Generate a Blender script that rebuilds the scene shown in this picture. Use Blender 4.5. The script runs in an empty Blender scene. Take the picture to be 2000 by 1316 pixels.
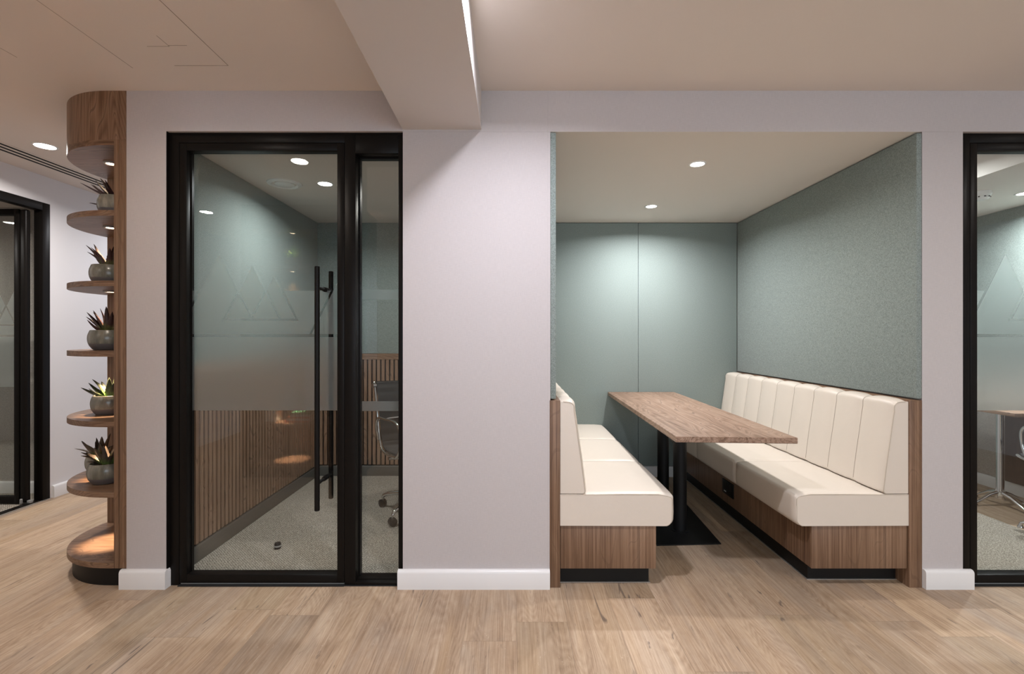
import bpy, bmesh, math, random
from mathutils import Vector, Matrix
C = bpy.context.scene
COL = C.collection
R = random.Random(7)
PI = math.pi

# ------------------------------------------------------------------ key measures (metres)
H = 1.267            # camera height
F = 948.0            # focal length in pixels of the 2000 px frame
WY = 2.45            # front wall plane
BY = 4.43            # back wall of the rooms
CZ = 2.507           # main ceiling
BZ = 2.30            # booth / room ceiling
LX = -3.62           # left wall
DFY = 2.47           # door frame face

# ------------------------------------------------------------------ node helpers
class NT:
    def __init__(s, name):
        s.m = bpy.data.materials.new(name); s.m.use_nodes = True
        s.t = s.m.node_tree; s.t.nodes.clear()
        s.out = s.n('ShaderNodeOutputMaterial')
    def n(s, k, **p):
        x = s.t.nodes.new(k)
        for a, b in p.items(): setattr(x, a, b)
        return x
    def l(s, a, b): s.t.links.new(a, b)
    def put(s, sock, v):
        if v is None: return
        if isinstance(v, bpy.types.NodeSocket): s.l(v, sock)
        else: sock.default_value = v
    def math(s, op, a, b=None, c=None, clamp=False):
        x = s.n('ShaderNodeMath', operation=op, use_clamp=clamp)
        s.put(x.inputs[0], a)
        if b is not None: s.put(x.inputs[1], b)
        if c is not None: s.put(x.inputs[2], c)
        return x.outputs[0]
    def coord(s, which='Object'):
        return s.n('ShaderNodeTexCoord').outputs[which]
    def sep(s, v):
        x = s.n('ShaderNodeSeparateXYZ'); s.l(v, x.inputs[0]); return x.outputs
    def comb(s, a, b, c):
        x = s.n('ShaderNodeCombineXYZ')
        s.put(x.inputs[0], a); s.put(x.inputs[1], b); s.put(x.inputs[2], c); return x.outputs[0]
    def mapp(s, v, scale=(1,1,1), loc=(0,0,0)):
        x = s.n('ShaderNodeMapping'); s.l(v, x.inputs[0])
        x.inputs['Scale'].default_value = scale; x.inputs['Location'].default_value = loc
        return x.outputs[0]
    def noise(s, v, scale=5, detail=2, rough=.5, dist=0, out='Fac'):
        x = s.n('ShaderNodeTexNoise'); s.l(v, x.inputs['Vector'])
        x.inputs['Scale'].default_value = scale; x.inputs['Detail'].default_value = detail
        x.inputs['Roughness'].default_value = rough; x.inputs['Distortion'].default_value = dist
        return x.outputs[out]
    def ramp(s, f, stops, interp='LINEAR'):
        x = s.n('ShaderNodeValToRGB'); s.l(f, x.inputs[0]); e = x.color_ramp.elements
        x.color_ramp.interpolation = interp
        while len(e) < len(stops): e.new(.5)
        for i, (p, c) in enumerate(stops):
            e[i].position = p
            e[i].color = tuple(c) + (1,) if len(c) == 3 else c
        return x.outputs[0]
    def mix(s, f, a, b, mode='MIX'):
        x = s.n('ShaderNodeMix', data_type='RGBA', blend_type=mode)
        s.put(x.inputs[0], f)
        for i, v in ((6, a), (7, b)):
            if isinstance(v, tuple) and len(v) == 3: v = v + (1,)
            s.put(x.inputs[i], v)
        return x.outputs[2]
    def bump(s, h, strength=.2, dist=.002):
        x = s.n('ShaderNodeBump'); s.l(h, x.inputs['Height'])
        x.inputs['Strength'].default_value = strength; x.inputs['Distance'].default_value = dist
        return x.outputs[0]
    def bsdf(s, col, rough=.5, metal=0, spec=.5, bump=None, **kw):
        x = s.n('ShaderNodeBsdfPrincipled')
        if isinstance(col, tuple) and len(col) == 3: col = col + (1,)
        s.put(x.inputs['Base Color'], col); s.put(x.inputs['Roughness'], rough)
        x.inputs['Metallic'].default_value = metal
        x.inputs['Specular IOR Level'].default_value = spec
        if bump is not None: s.l(bump, x.inputs['Normal'])
        for k, v in kw.items(): s.put(x.inputs[k.replace('_', ' ')], v)
        s.l(x.outputs[0], s.out.inputs[0]); return x

def plain(name, col, rough=.5, metal=0, spec=.5, **kw):
    t = NT(name); t.bsdf(col, rough, metal, spec, **kw); return t.m

def emit(name, col, st):
    t = NT(name); e = t.n('ShaderNodeEmission')
    e.inputs[0].default_value = tuple(col) + (1,); e.inputs[1].default_value = st
    t.l(e.outputs[0], t.out.inputs[0]); return t.m

def paint(name, col, rough=.75, b=.04):
    t = NT(name); v = t.coord()
    n = t.noise(v, 1.2, 3, .5); n2 = t.noise(v, 160, 2)
    c = t.mix(t.math('MULTIPLY', n, .5), col, tuple(x*.965 for x in col))
    t.bsdf(c, rough, spec=.3, bump=t.bump(n2, b, .001)); return t.m

def linen(name, col):           # woven wallcovering
    t = NT(name); v = t.coord()
    a = t.noise(t.mapp(v, (420, 420, 30)), 1, 2, .6)
    b = t.noise(t.mapp(v, (40, 40, 420)), 1, 2, .6)
    s_ = t.math('ADD', a, b)
    x = t.sep(v)[0]
    seam = t.math('LESS_THAN', t.math('ABSOLUTE', t.math('SUBTRACT', x, .181)), .0009)
    c = t.ramp(t.math('MULTIPLY', s_, .5), [(.3, tuple(k*.93 for k in col)), (.7, tuple(k*1.05 for k in col))])
    c = t.mix(t.math('MULTIPLY', seam, .35), c, tuple(k*.7 for k in col))
    t.bsdf(c, .8, spec=.2, bump=t.bump(s_, .16, .0012)); return t.m

def felt(name, col):
    t = NT(name); v = t.coord()
    a = t.noise(v, 230, 3, .7); b = t.noise(v, 520, 2, .6); g = t.noise(v, 1.4, 2)
    c = t.ramp(t.math('ADD', t.math('MULTIPLY', a, .6), t.math('MULTIPLY', b, .4)),
               [(.34, tuple(k*.48 for k in col)), (.5, col), (.65, tuple(min(1, k*1.5) for k in col))])
    c = t.mix(t.math('MULTIPLY', g, .16), c, tuple(k*.8 for k in col))
    t.bsdf(c, .95, spec=.1, bump=t.bump(a, .35, .0015), Sheen_Weight=.15); return t.m

def leather(name, col):
    t = NT(name); v = t.coord()
    n = t.n('ShaderNodeTexVoronoi'); t.l(v, n.inputs['Vector']); n.inputs['Scale'].default_value = 420
    w = t.noise(v, 7, 3, .55, .8)
    h = t.math('ADD', t.math('MULTIPLY', n.outputs['Distance'], .12), t.math('MULTIPLY', w, 1.0))
    c = t.mix(t.math('MULTIPLY', w, .35), col, tuple(k*.9 for k in col))
    t.bsdf(c, .42, spec=.42, bump=t.bump(h, .22, .008)); return t.m

def veneer(name, axis, stops, fig=1.0, dark=(.055,.028,.016), rough=.42, straight=False):
    """walnut veneer, grain along axis 0/1/2 of the object"""
    t = NT(name); v = t.coord()
    sc = lambda across, along: tuple(along if i == axis else across for i in range(3))
    big = t.noise(t.mapp(v, sc(3.2, .55), (3.1, 1.7, 5.2)), 1, 2, .5, 0)
    # figure: contour lines of a stretched noise give cathedral arches
    field = t.noise(t.mapp(v, sc(3.6, .50)), 1, 2, .5, .1)
    rings = t.math('FRACT', t.math('MULTIPLY', field, 40*fig))
    tri = t.math('ABSOLUTE', t.math('SUBTRACT', t.math('MULTIPLY', rings, 2), 1))
    fine = t.noise(t.mapp(v, sc(300, 4)), 1, 4, .65)
    med = t.noise(t.mapp(v, sc(95, .9)), 1, 3, .6, .1)
    f = t.math('ADD', t.math('ADD', t.math('MULTIPLY', tri, .03 if straight else .15), t.math('MULTIPLY', fine, .25)),
               t.math('ADD', t.math('MULTIPLY', med, .48 if straight else .40), t.math('MULTIPLY', big, .27 if straight else .24)))
    c = t.ramp(f, stops)
    if straight:
        sl_ = t.ramp(t.noise(t.mapp(v, sc(58, .45), (5, 2, 8)), 1, 2, .5, .1), [(.60, (0,0,0)), (.68, (1,1,1))])
        c = t.mix(t.math('MULTIPLY', sl_, .42), c, dark)
    else:
        line = t.math('GREATER_THAN', tri, .90)
        c = t.mix(t.math('MULTIPLY', line, .34), c, dark)
    pores = t.math('GREATER_THAN', t.noise(t.mapp(v, sc(380, 9)), 1, 2, .5), .64)
    line = t.math('GREATER_THAN', tri, .93)
    c = t.mix(t.math('MULTIPLY', line, .22), c, dark)
    c = t.mix(t.math('MULTIPLY', pores, .22), c, dark)
    t.bsdf(c, rough, spec=.35, bump=t.bump(fine, .08, .0006)); return t.m

def oak_floor(name):
    t = NT(name); v = t.coord(); x, y, z = t.sep(v)
    W, L = .224, 1.52
    u = t.math('DIVIDE', t.math('SUBTRACT', x, .020), W)
    iu = t.math('FLOOR', u); fu = t.math('SUBTRACT', u, iu)
    wn = t.n('ShaderNodeTexWhiteNoise', noise_dimensions='1D'); t.l(iu, wn.inputs['W'])
    off = t.math('MULTIPLY', wn.outputs['Value'], 1.0)
    # plank -1 ends at y=2.019 and plank 2 at y=2.35: measured joints override the random offset
    m1 = t.math('COMPARE', iu, -1, .1); m2 = t.math('COMPARE', iu, 2, .1)
    off = t.math('ADD', t.math('MULTIPLY', off, t.math('SUBTRACT', 1, t.math('ADD', m1, m2))),
                 t.math('ADD', t.math('MULTIPLY', m1, -2.019/L), t.math('MULTIPLY', m2, -2.35/L)))
    q = t.math('ADD', t.math('DIVIDE', y, L), off)
    iv = t.math('FLOOR', q); fv = t.math('SUBTRACT', q, iv)
    w2 = t.n('ShaderNodeTexWhiteNoise', noise_dimensions='2D'); t.l(t.comb(iu, iv, 0), w2.inputs['Vector'])
    r1 = w2.outputs['Value']; rc = t.sep(w2.outputs['Color'])
    p = t.comb(t.math('ADD', x, t.math('MULTIPLY', rc[0], 13)), t.math('ADD', y, t.math('MULTIPLY', rc[1], 17)),
               t.math('MULTIPLY', r1, 9))
    field = t.noise(t.mapp(p, (3.6, .40, 1)), 1, 2, .5, .1)
    rings = t.math('FRACT', t.math('MULTIPLY', field, 62))
    tri = t.math('ABSOLUTE', t.math('SUBTRACT', t.math('MULTIPLY', rings, 2), 1))
    fine = t.noise(t.mapp(p, (330, 4.2, 1)), 1, 4, .7)
    med = t.noise(t.mapp(p, (95, 1.7, 1)), 1, 3, .6, .15)
    broad = t.noise(t.mapp(p, (11, .75, 1), (3, 3, 3)), 1, 4, .6, .4)
    mott = t.noise(t.mapp(p, (26, 14, 1)), 1, 4, .7, .8)
    f = t.math('ADD', t.math('ADD', t.math('MULTIPLY', tri, .055), t.math('MULTIPLY', fine, .36)),
               t.math('ADD', t.math('MULTIPLY', med, .22), t.math('ADD', t.math('MULTIPLY', broad, .27), t.math('MULTIPLY', mott, .12))))
    c = t.ramp(f, [(.34, (.195,.125,.078)), (.445, (.345,.238,.158)), (.53, (.445,.325,.228)), (.65, (.56,.44,.33))])
    # grey-blue weathered patches and warm honey streaks
    gp = t.ramp(t.noise(t.mapp(p, (4.5, .9, 1), (4, 2, 1)), 1, 4, .6, .8), [(.49, (0,0,0)), (.68, (1,1,1))])
    c = t.mix(t.math('MULTIPLY', gp, .62), c, t.mix(.5, (.30,.265,.24), c))
    hp = t.ramp(t.noise(t.mapp(p, (9, .8, 1), (9, 5, 3)), 1, 2, .5, .3), [(.55, (0,0,0)), (.75, (1,1,1))])
    c = t.mix(t.math('MULTIPLY', hp, .4), c, (.44,.29,.16))
    # per plank tone
    tone = t.math('ADD', .83, t.math('MULTIPLY', r1, .32))
    c = t.mix(1.0, c, t.comb(tone, tone, t.math('ADD', tone, t.math('MULTIPLY', rc[2], -.05))), 'MULTIPLY')
    # pale flecks
    fl = t.math('GREATER_THAN', t.noise(t.mapp(p, (60, 22, 1)), 1, 3, .6, 1.5), .69)
    c = t.mix(t.math('MULTIPLY', fl, .35), c, (.66,.54,.42))
    # dark knots and splits
    kn = t.noise(t.mapp(p, (17, 2.6, 1), (2, 8, 4)), 1, 3, .6, 1.4)
    km = t.ramp(kn, [(.665, (0,0,0)), (.72, (1,1,1))])
    c = t.mix(t.math('MULTIPLY', km, .78), c, (.115,.085,.07))
    ks = t.ramp(t.noise(t.mapp(p, (85, 2.0, 1), (7, 1, 2)), 1, 2, .5, .5), [(.715, (0,0,0)), (.745, (1,1,1))])
    c = t.mix(t.math('MULTIPLY', ks, .72), c, (.12,.09,.07))
    eu = t.math('MINIMUM', fu, t.math('SUBTRACT', 1, fu)); ev = t.math('MINIMUM', fv, t.math('SUBTRACT', 1, fv))
    ed = t.math('MAXIMUM', t.math('LESS_THAN', eu, .0042), t.math('LESS_THAN', ev, .0007))
    c = t.mix(t.math('MULTIPLY', ed, .45), c, (.12,.085,.06))
    hgt = t.math('SUBTRACT', t.math('MULTIPLY', fine, .5), ed)
    t.bsdf(c, t.math('ADD', .40, t.math('MULTIPLY', fine, .16)), spec=.32, bump=t.bump(hgt, .12, .001)); return t.m

def carpet_mat(name):
    t = NT(name); v = t.coord()
    w = t.n('ShaderNodeTexWave', wave_type='BANDS', bands_direction='DIAGONAL'); t.l(v, w.inputs['Vector'])
    w.inputs['Scale'].default_value = 40; w.inputs['Distortion'].default_value = 4
    w.inputs['Detail'].default_value = 2; w.inputs['Detail Scale'].default_value = 6
    a = t.noise(v, 150, 3, .75); b = t.noise(v, 3, 3)
    f = t.math('ADD', t.math('MULTIPLY', w.outputs['Fac'], .12), t.math('MULTIPLY', a, .88))
    c = t.ramp(f, [(.36, (.09,.078,.062)), (.5, (.30,.268,.225)), (.64, (.60,.55,.47))])
    c = t.mix(t.math('MULTIPLY', b, .25), c, (.25,.225,.19))
    x, y, z = t.sep(v)
    e = t.math('FRACT', t.math('DIVIDE', t.math('ADD', y, .18), .5))
    ln = t.math('LESS_THAN', e, .006)
    c = t.mix(t.math('MULTIPLY', ln, .25), c, (.10,.09,.08))
    t.bsdf(c, .98, spec=.05, bump=t.bump(f, .8, .004)); return t.m

def glass_mat(name, tint=(.955,.968,.958), k=1.0):
    t = NT(name); fr = t.n('ShaderNodeFresnel')
    bf = t.n('ShaderNodeNewGeometry').outputs['Backfacing']
    t.l(t.math('SUBTRACT', 1.5, t.math('MULTIPLY', bf, 1.5-1/1.5)), fr.inputs[0])
    tr = t.n('ShaderNodeBsdfTransparent'); tr.inputs[0].default_value = tint + (1,)
    gl = t.n('ShaderNodeBsdfGlossy'); gl.inputs['Roughness'].default_value = .0
    gl.inputs[0].default_value = (1,1,1,1)
    mx = t.n('ShaderNodeMixShader'); t.l(t.math('MULTIPLY', fr.outputs[0], k), mx.inputs[0])
    t.l(tr.outputs[0], mx.inputs[1]); t.l(gl.outputs[0], mx.inputs[2]); t.l(mx.outputs[0], t.out.inputs[0]); return t.m

def frost_mat(name):
    t = NT(name)
    b = t.bsdf((.91,.965,.955), .31, spec=.2)
    b.inputs['Transmission Weight'].default_value = .965
    b.inputs['IOR'].default_value = 1.45
    return t.m

def pot_mat(name, zb, seed):
    t = NT(name); v = t.coord(); x, y, z = t.sep(v)
    n = t.noise(v, 16, 3, .6, .6); sp = t.math('GREATER_THAN', t.noise(v, 190, 2), .69)
    zz = t.math('ADD', z, t.math('MULTIPLY', t.math('SUBTRACT', n, .5), zb*.15))
    up = t.ramp(t.math('MULTIPLY', t.noise(t.mapp(v, (30,30,5), (seed, 0, 0)), 1, 3, .6), 1),
                [(.35, (.14,.138,.11)), (.55, (.225,.215,.175)), (.72, (.32,.30,.24))])
    lo = (.13,.118,.118)
    f = t.math('GREATER_THAN', zz, zb)
    c = t.mix(f, lo, up)
    c = t.mix(t.math('MULTIPLY', sp, .5), c, (.05,.045,.03))
    r = t.math('SUBTRACT', .55, t.math('MULTIPLY', f, .30))
    t.bsdf(c, r, spec=.6); return t.m

def leaf_mat(name, ctip, cbase, ln):
    t = NT(name); u = t.sep(t.coord('UV'))
    n = t.noise(t.mapp(t.coord(), (60, 60, 60)), 1, 3)
    f = t.math('ADD', u[1], t.math('MULTIPLY', t.math('SUBTRACT', n, .5), .5))
    c = t.ramp(f, [(.02, cbase), (.42, ctip), (.97, tuple(k*.55 for k in ctip))])
    t.bsdf(c, .45, spec=.4, Subsurface_Weight=.0)
    return t.m

WAL = [(.36, (.096,.049,.027)), (.47, (.170,.096,.056)), (.55, (.236,.141,.086)), (.68, (.325,.207,.135))]
WALT = [(.36, (.125,.070,.043)), (.46, (.228,.140,.092)), (.54, (.325,.212,.148)), (.68, (.42,.293,.215))]
M = dict(
    wall=linen('linen wallcovering', (.53,.492,.487)),
    leftwall=paint('white emulsion', (.74,.73,.74)),
    ceil=paint('ceiling paint', (.765,.70,.645)),
    boothceil=paint('pale ceiling paint', (.70,.66,.61)),
    skirt=plain('satin white gloss', (.78,.77,.76), .28),
    greyskirt=plain('grey skirting', (.085,.08,.07), .5),
    floor=oak_floor('oak plank'),
    carpet=carpet_mat('loop carpet'),
    felt=felt('sage felt', (.235,.275,.258)),
    beigefelt=felt('beige felt', (.42,.385,.35)),
    walv=veneer('walnut vertical', 2, WAL, .9),
    wals=veneer('walnut straight grain', 2, WAL, .5, straight=True),
    walh=veneer('walnut along x', 0, WAL, 1.2),
    waly=veneer('walnut along y', 1, WALT, .8, (.07,.036,.022)),
    walslat=veneer('walnut slats', 2, [(.36, (.16,.095,.060)), (.5, (.26,.16,.105)), (.72, (.37,.24,.165))], .6),
    slatback=plain('black felt backing', (.012,.011,.010), .95, spec=.1),
    black=plain('black powder coat', (.008,.0068,.006), .36, spec=.13),
    blackmatt=plain('matt black', (.006,.006,.006), .5, spec=.25),
    plinth=plain('black laminate plinth', (.008,.0075,.007), .5, spec=.25),
    gap=plain('dark gap', (.01,.01,.01), .9),
    alu=plain('silver edge trim', (.6,.58,.55), .35, .8),
    leather=leather('cream leather', (.69,.615,.53)),
    piping=plain('cream leather piping', (.50,.43,.35), .5), seam=plain('cream seam thread', (.30,.25,.20), .8),
    chrome=plain('chrome', (.72,.72,.72), .08, 1),
    sling=plain('charcoal mesh', (.022,.023,.024), .7),
    white=plain('white plastic', (.80,.80,.78), .4),
    grey=plain('grey plastic', (.28,.28,.27), .5),
    glass=glass_mat('clear glass'),
    frost=frost_mat('frosted film'),
    lamp=emit('lamp lens', (1,.97,.93), 26),
    puck=emit('warm lamp lens', (1,.76,.52), 16),
    soil=plain('dark potting grit', (.05,.038,.028), .95),
    dark=plain('dark void', (.02,.02,.02), .9),
    sky=emit('daylight', (.80,.88,1), 4.0),
)

# ------------------------------------------------------------------ mesh helpers
def nb(): return bmesh.new()

def bx(b, x0, x1, y0, y1, z0, z1, bev=0, seg=2):
    m = Matrix.Translation(((x0+x1)/2, (y0+y1)/2, (z0+z1)/2)) @ Matrix.Diagonal((abs(x1-x0), abs(y1-y0), abs(z1-z0), 1))
    r = bmesh.ops.create_cube(b, size=1, matrix=m)
    if bev:
        es = list({e for v in r['verts'] for e in v.link_edges})
        bmesh.ops.bevel(b, geom=es, offset=bev, segments=seg, profile=.5, affect='EDGES')

def prism(b, pts, a0, a1, axis=2, bev=0, seg=2):
    """extrude a 2D outline between a0 and a1 along axis; pts are the two remaining coords in order"""
    def P(p, a):
        return {2: (p[0], p[1], a), 1: (p[0], a, p[1]), 0: (a, p[0], p[1])}[axis]
    lo = [b.verts.new(P(p, a0)) for p in pts]; hi = [b.verts.new(P(p, a1)) for p in pts]
    n = len(pts); fs = []
    fs.append(b.faces.new(lo[::-1])); fs.append(b.faces.new(hi))
    for i in range(n): fs.append(b.faces.new((lo[i], lo[(i+1) % n], hi[(i+1) % n], hi[i])))
    if bev:
        es = list(fs[0].edges) + list(fs[1].edges)
        bmesh.ops.bevel(b, geom=es, offset=bev, segments=seg, profile=.5, affect='EDGES')

def lathe(b, prof, seg=32, loc=(0,0,0), close=True):
    rings = []
    for r, z in prof:
        if r < 1e-6: rings.append([b.verts.new((loc[0], loc[1], loc[2]+z))])
        else: rings.append([b.verts.new((loc[0]+r*math.cos(2*PI*k/seg), loc[1]+r*math.sin(2*PI*k/seg), loc[2]+z)) for k in range(seg)])
    for A, B in zip(rings, rings[1:]):
        for k in range(seg):
            a, a2 = A[k % len(A)], A[(k+1) % len(A)]; c, c2 = B[k % len(B)], B[(k+1) % len(B)]
            vs = [a, a2, c2, c]; u = []
            for v in vs:
                if v not in u: u.append(v)
            if len(u) > 2: b.faces.new(u)

def tube(b, pts, r, seg=10, cap=True, radii=None):
    pts = [Vector(p) for p in pts]; n = len(pts); rings = []; prev = None
    for i, p in enumerate(pts):
        d = (pts[min(i+1, n-1)] - pts[max(i-1, 0)]).normalized()
        if prev is None:
            u = d.orthogonal().normalized()
        else:
            u = (prev - d*prev.dot(d)); u = u.normalized() if u.length > 1e-6 else d.orthogonal().normalized()
        prev = u; w = d.cross(u); rr = radii[i] if radii else r
        rings.append([b.verts.new(p + (u*math.cos(2*PI*k/seg) + w*math.sin(2*PI*k/seg))*rr) for k in range(seg)])
    for A, B in zip(rings, rings[1:]):
        for k in range(seg): b.faces.new((A[k], A[(k+1) % seg], B[(k+1) % seg], B[k]))
    if cap: b.faces.new(rings[0][::-1]); b.faces.new(rings[-1])

def smooth_path(pts, n=6):
    """Catmull-Rom"""
    P = [Vector(p) for p in pts]; P = [P[0]*2-P[1]] + P + [P[-1]*2-P[-2]]; out = []
    for i in range(1, len(P)-2):
        for k in range(n):
            t = k/n; a, b_, c, d = P[i-1], P[i], P[i+1], P[i+2]
            out.append(.5*((2*b_) + (c-a)*t + (2*a-5*b_+4*c-d)*t*t + (3*b_-a-3*c+d)*t**3))
    out.append(P[-2]); return out

def obj(name, b, mat, parent=None, smooth=False, auto=True):
    bmesh.ops.recalc_face_normals(b, faces=b.faces[:])
    me = bpy.data.meshes.new(name); b.to_mesh(me); b.free()
    for p in me.polygons: p.use_smooth = smooth
    if smooth and auto:
        me.set_sharp_from_angle(angle=math.radians(42))
    me.materials.append(mat)
    o = bpy.data.objects.new(name, me); COL.objects.link(o)
    if parent is not None: o.parent = parent
    return o

def raw(name, b, mat, parent=None, smooth=False):
    me = bpy.data.meshes.new(name); b.to_mesh(me); b.free()
    for p in me.polygons: p.use_smooth = smooth
    me.materials.append(mat)
    o = bpy.data.objects.new(name, me); COL.objects.link(o)
    if parent is not None: o.parent = parent
    return o

def tag(o, label=None, cat=None, group=None, kind=None):
    if label: o['label'] = label
    if cat: o['category'] = cat
    if group: o['group'] = group
    if kind: o['kind'] = kind
    return o

def thing(name, label, cat, loc=(0,0,0), rz=0, group=None, kind=None):
    o = bpy.data.objects.new(name, None); COL.objects.link(o)
    o.empty_display_size = .05
    o.location = loc; o.rotation_euler = (0, 0, rz)
    return tag(o, label, cat, group, kind)

def boxobj(name, dims, mat, parent=None, bev=0, seg=2):
    b = nb(); bx(b, *dims, bev=bev, seg=seg); return obj(name, b, mat, parent, smooth=bev > 0)

def struct(name, boxes, mat, label=None, cat=None, bev=0):
    b = nb()
    for d in boxes: bx(b, *d, bev=bev)
    o = obj(name, b, mat, smooth=bev > 0); tag(o, label, cat, None, 'structure'); return o

# ------------------------------------------------------------------ the setting
XR = 5.3; YB = -3.6
struct('floor', [(LX-.1, XR, YB, WY+.02, -.1, 0),
                 (LX-.04, -1.79, WY+.02, 7.0, -.1, 0),
                 (.10, 2.17, WY+.02, BY+.1, -.1, 0),
                 (3.35, XR, WY+.02, BY+.1, -.1, 0)], M['floor'],
       'light oak plank floor running from the front edge into the seating booth', 'floor')
struct('floor_carpet_room_left', [(-1.79, .10, WY+.02, BY+.1, -.1, .001)], M['carpet'],
       'grey loop carpet behind the closed glass door', 'floor')
struct('floor_carpet_room_right', [(2.17, 3.35, WY+.02, BY+.1, -.1, .001)], M['carpet'],
       'grey loop carpet behind the glass at the right edge', 'floor')
struct('floor_carpet_side_room', [(-6.2, LX-.04, 1.4, 4.0, -.1, .001)], M['carpet'],
       'grey carpet behind the open glass door at the left edge', 'floor')

# ceilings
struct('ceiling', [(LX-.1, XR, YB, WY, CZ, CZ+.1), (LX-.1, -1.946, WY, 7.0, CZ, CZ+.1),
                   (-1.946, 3.03, WY, BY+.1, CZ+.02, CZ+.1)], M['ceil'],
       'smooth beige painted ceiling above the walkway', 'ceiling')
struct('ceiling_booth', [(.10, 2.17, WY+.1, BY+.1, BZ, CZ+.02), (.194, 2.07, WY+.001, WY+.1, BZ, BZ+.003)], M['boothceil'],
       'pale ceiling of the seating booth', 'ceiling')
struct('ceiling_room_left', [(-1.80, .10, WY+.1, BY+.1, BZ, CZ+.02)], M['boothceil'],
       'pale ceiling of the small room behind the closed glass door', 'ceiling')
struct('ceiling_room_right', [(3.03, XR, WY+.1, BY+.1, BZ, CZ+.1), (2.17, 3.03, WY+.1, BY+.1, CZ-.02, CZ+.02)], M['boothceil'],
       'stepped pale ceiling of the room at the right edge', 'ceiling')
struct('ceiling_side_room', [(-6.2, LX-.062, 1.4, 4.0, 2.312, CZ+.1)], M['ceil'],
       'ceiling of the side room at the left edge', 'ceiling')
# beam
struct('trim_1', [(-.552, -.155, YB, WY, 2.311, CZ)], paint('beam paint', (.64,.605,.585)),
       'boxed ceiling beam running from the wall to the top edge', 'beam')

# front wall: pillars and header
struct('wall_front', [(2.07, 2.276, WY, WY+.12, 0, 2.3)], M['wall'], 'narrow lilac-grey linen textured wall between the booth and the right glass door', 'wall')
struct('wall_front_left', [(-1.946, -1.785, WY, BY, 0, CZ), (-1.785, -1.7455, WY, WY+.019, 0, 2.303), (-1.785, -1.759, WY+.019, WY+.09, 0, 2.303)], M['wall'],
       'narrow lilac-grey linen textured wall between the curved shelves and the closed glass door', 'wall')
struct('wall_front_middle', [(-.551, .1935, WY, WY+.12, 0, 2.3)], M['wall'], 'wide lilac-grey linen textured wall between the closed glass door and the booth', 'wall')
struct('wall_front_right', [(3.30, XR, WY, WY+.12, 0, 2.3)], M['wall'])
struct('wall_front_top', [(-1.785, -.552, WY, WY+.12, 2.303, CZ), (-.552, XR, WY, WY+.12, 2.3005, CZ)], M['wall'],
       'lilac-grey linen textured wall strip above the doors and the booth', 'wall')
struct('wall_partition_left', [(.10, .179, WY+.12, BY, 0, CZ+.02)], M['wall'])
struct('wall_partition_right', [(2.071, 2.17, WY+.12, BY, 0, CZ+.02)], M['wall'])
struct('wall_back', [(-1.946, XR, BY, BY+.12, 0, CZ+.1)], M['wall'])
struct('wall_corridor_end', [(LX, -1.946, 6.9, 7.0, 0, CZ)], M['leftwall'])
# left wall with door opening Y 2.85..3.805
LW = [(LX-.062, LX, YB, 2.83, 0, CZ), (LX-.062, LX, 3.802, 7.0, 0, CZ), (LX-.062, LX, 2.83, 3.802, 2.301, CZ)]
struct('wall_left', LW, M['leftwall'], 'white side wall with the open black framed glass door', 'wall')
struct('wall_side_room_back', [(-6.2, LX-.062, 3.94, 4.04, 0, CZ)], M['beigefelt'])
struct('wall_side_room_far', [(-6.3, -6.2, 1.4, 4.04, 0, CZ)], M['leftwall'])
struct('wall_side_room_front', [(-6.2, LX-.11, 1.3, 1.4, 0, CZ)], M['leftwall'])
struct('wall_right', [(XR, XR+.1, YB, WY, 0, CZ)], M['leftwall'])
struct('wall_room_right', [(4.04, 4.14, WY+.12, BY, 0, BZ)], M['leftwall'])
# wall behind the camera with three windows
WX = [(-.9, .5), (.9, 2.3), (2.7, 4.1)]
bw = [(LX-.1, -.9, YB-.1, YB, 0, CZ), (.5, .9, YB-.1, YB, .8, 2.3), (2.3, 2.7, YB-.1, YB, .8, 2.3), (4.1, XR, YB-.1, YB, 0, CZ),
      (-.9, 4.1, YB-.1, YB, 0, .8), (-.9, 4.1, YB-.1, YB, 2.3, CZ)]
struct('wall_rear', bw, M['leftwall'])
for i, (a, c) in enumerate(WX):
    w = thing('window_%d' % (i+1), None, None, ((a+c)/2, YB-.05, .8), kind='structure')
    hw = (c-a)/2; b = nb()
    for d in ((-hw, -hw+.05), (hw-.05, hw), (-.02, .02)): bx(b, d[0], d[1], -.03, .03, 0, 1.5)
    bx(b, -hw, hw, -.03, .03, 0, .05); bx(b, -hw, hw, -.03, .03, 1.45, 1.5)
    obj('window_frame', b, M['white'], w)
    boxobj('window_pane', (-hw+.05, hw-.05, -.004, .004, .05, 1.45), M['glass'], w)

# skirting boards
def skirt_run(b, p0, p1, n, h=.095, t=.022):
    """board from p0 to p1 standing off the wall towards n, with a rounded top edge"""
    p0, p1, n = Vector(p0 + (0,)), Vector(p1 + (0,)), Vector(n + (0,))
    prof = [(0, 0), (t, 0), (t, h-.014), (t-.003, h-.006), (t-.009, h-.001), (t-.014, h), (0, h)]
    A = [b.verts.new(p0 + n*q[0] + Vector((0, 0, q[1]))) for q in prof]
    B = [b.verts.new(p1 + n*q[0] + Vector((0, 0, q[1]))) for q in prof]
    k = len(prof)
    for i in range(k): b.faces.new((A[i], A[(i+1) % k], B[(i+1) % k], B[i]))
    b.faces.new(A[::-1]); b.faces.new(B)

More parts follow.
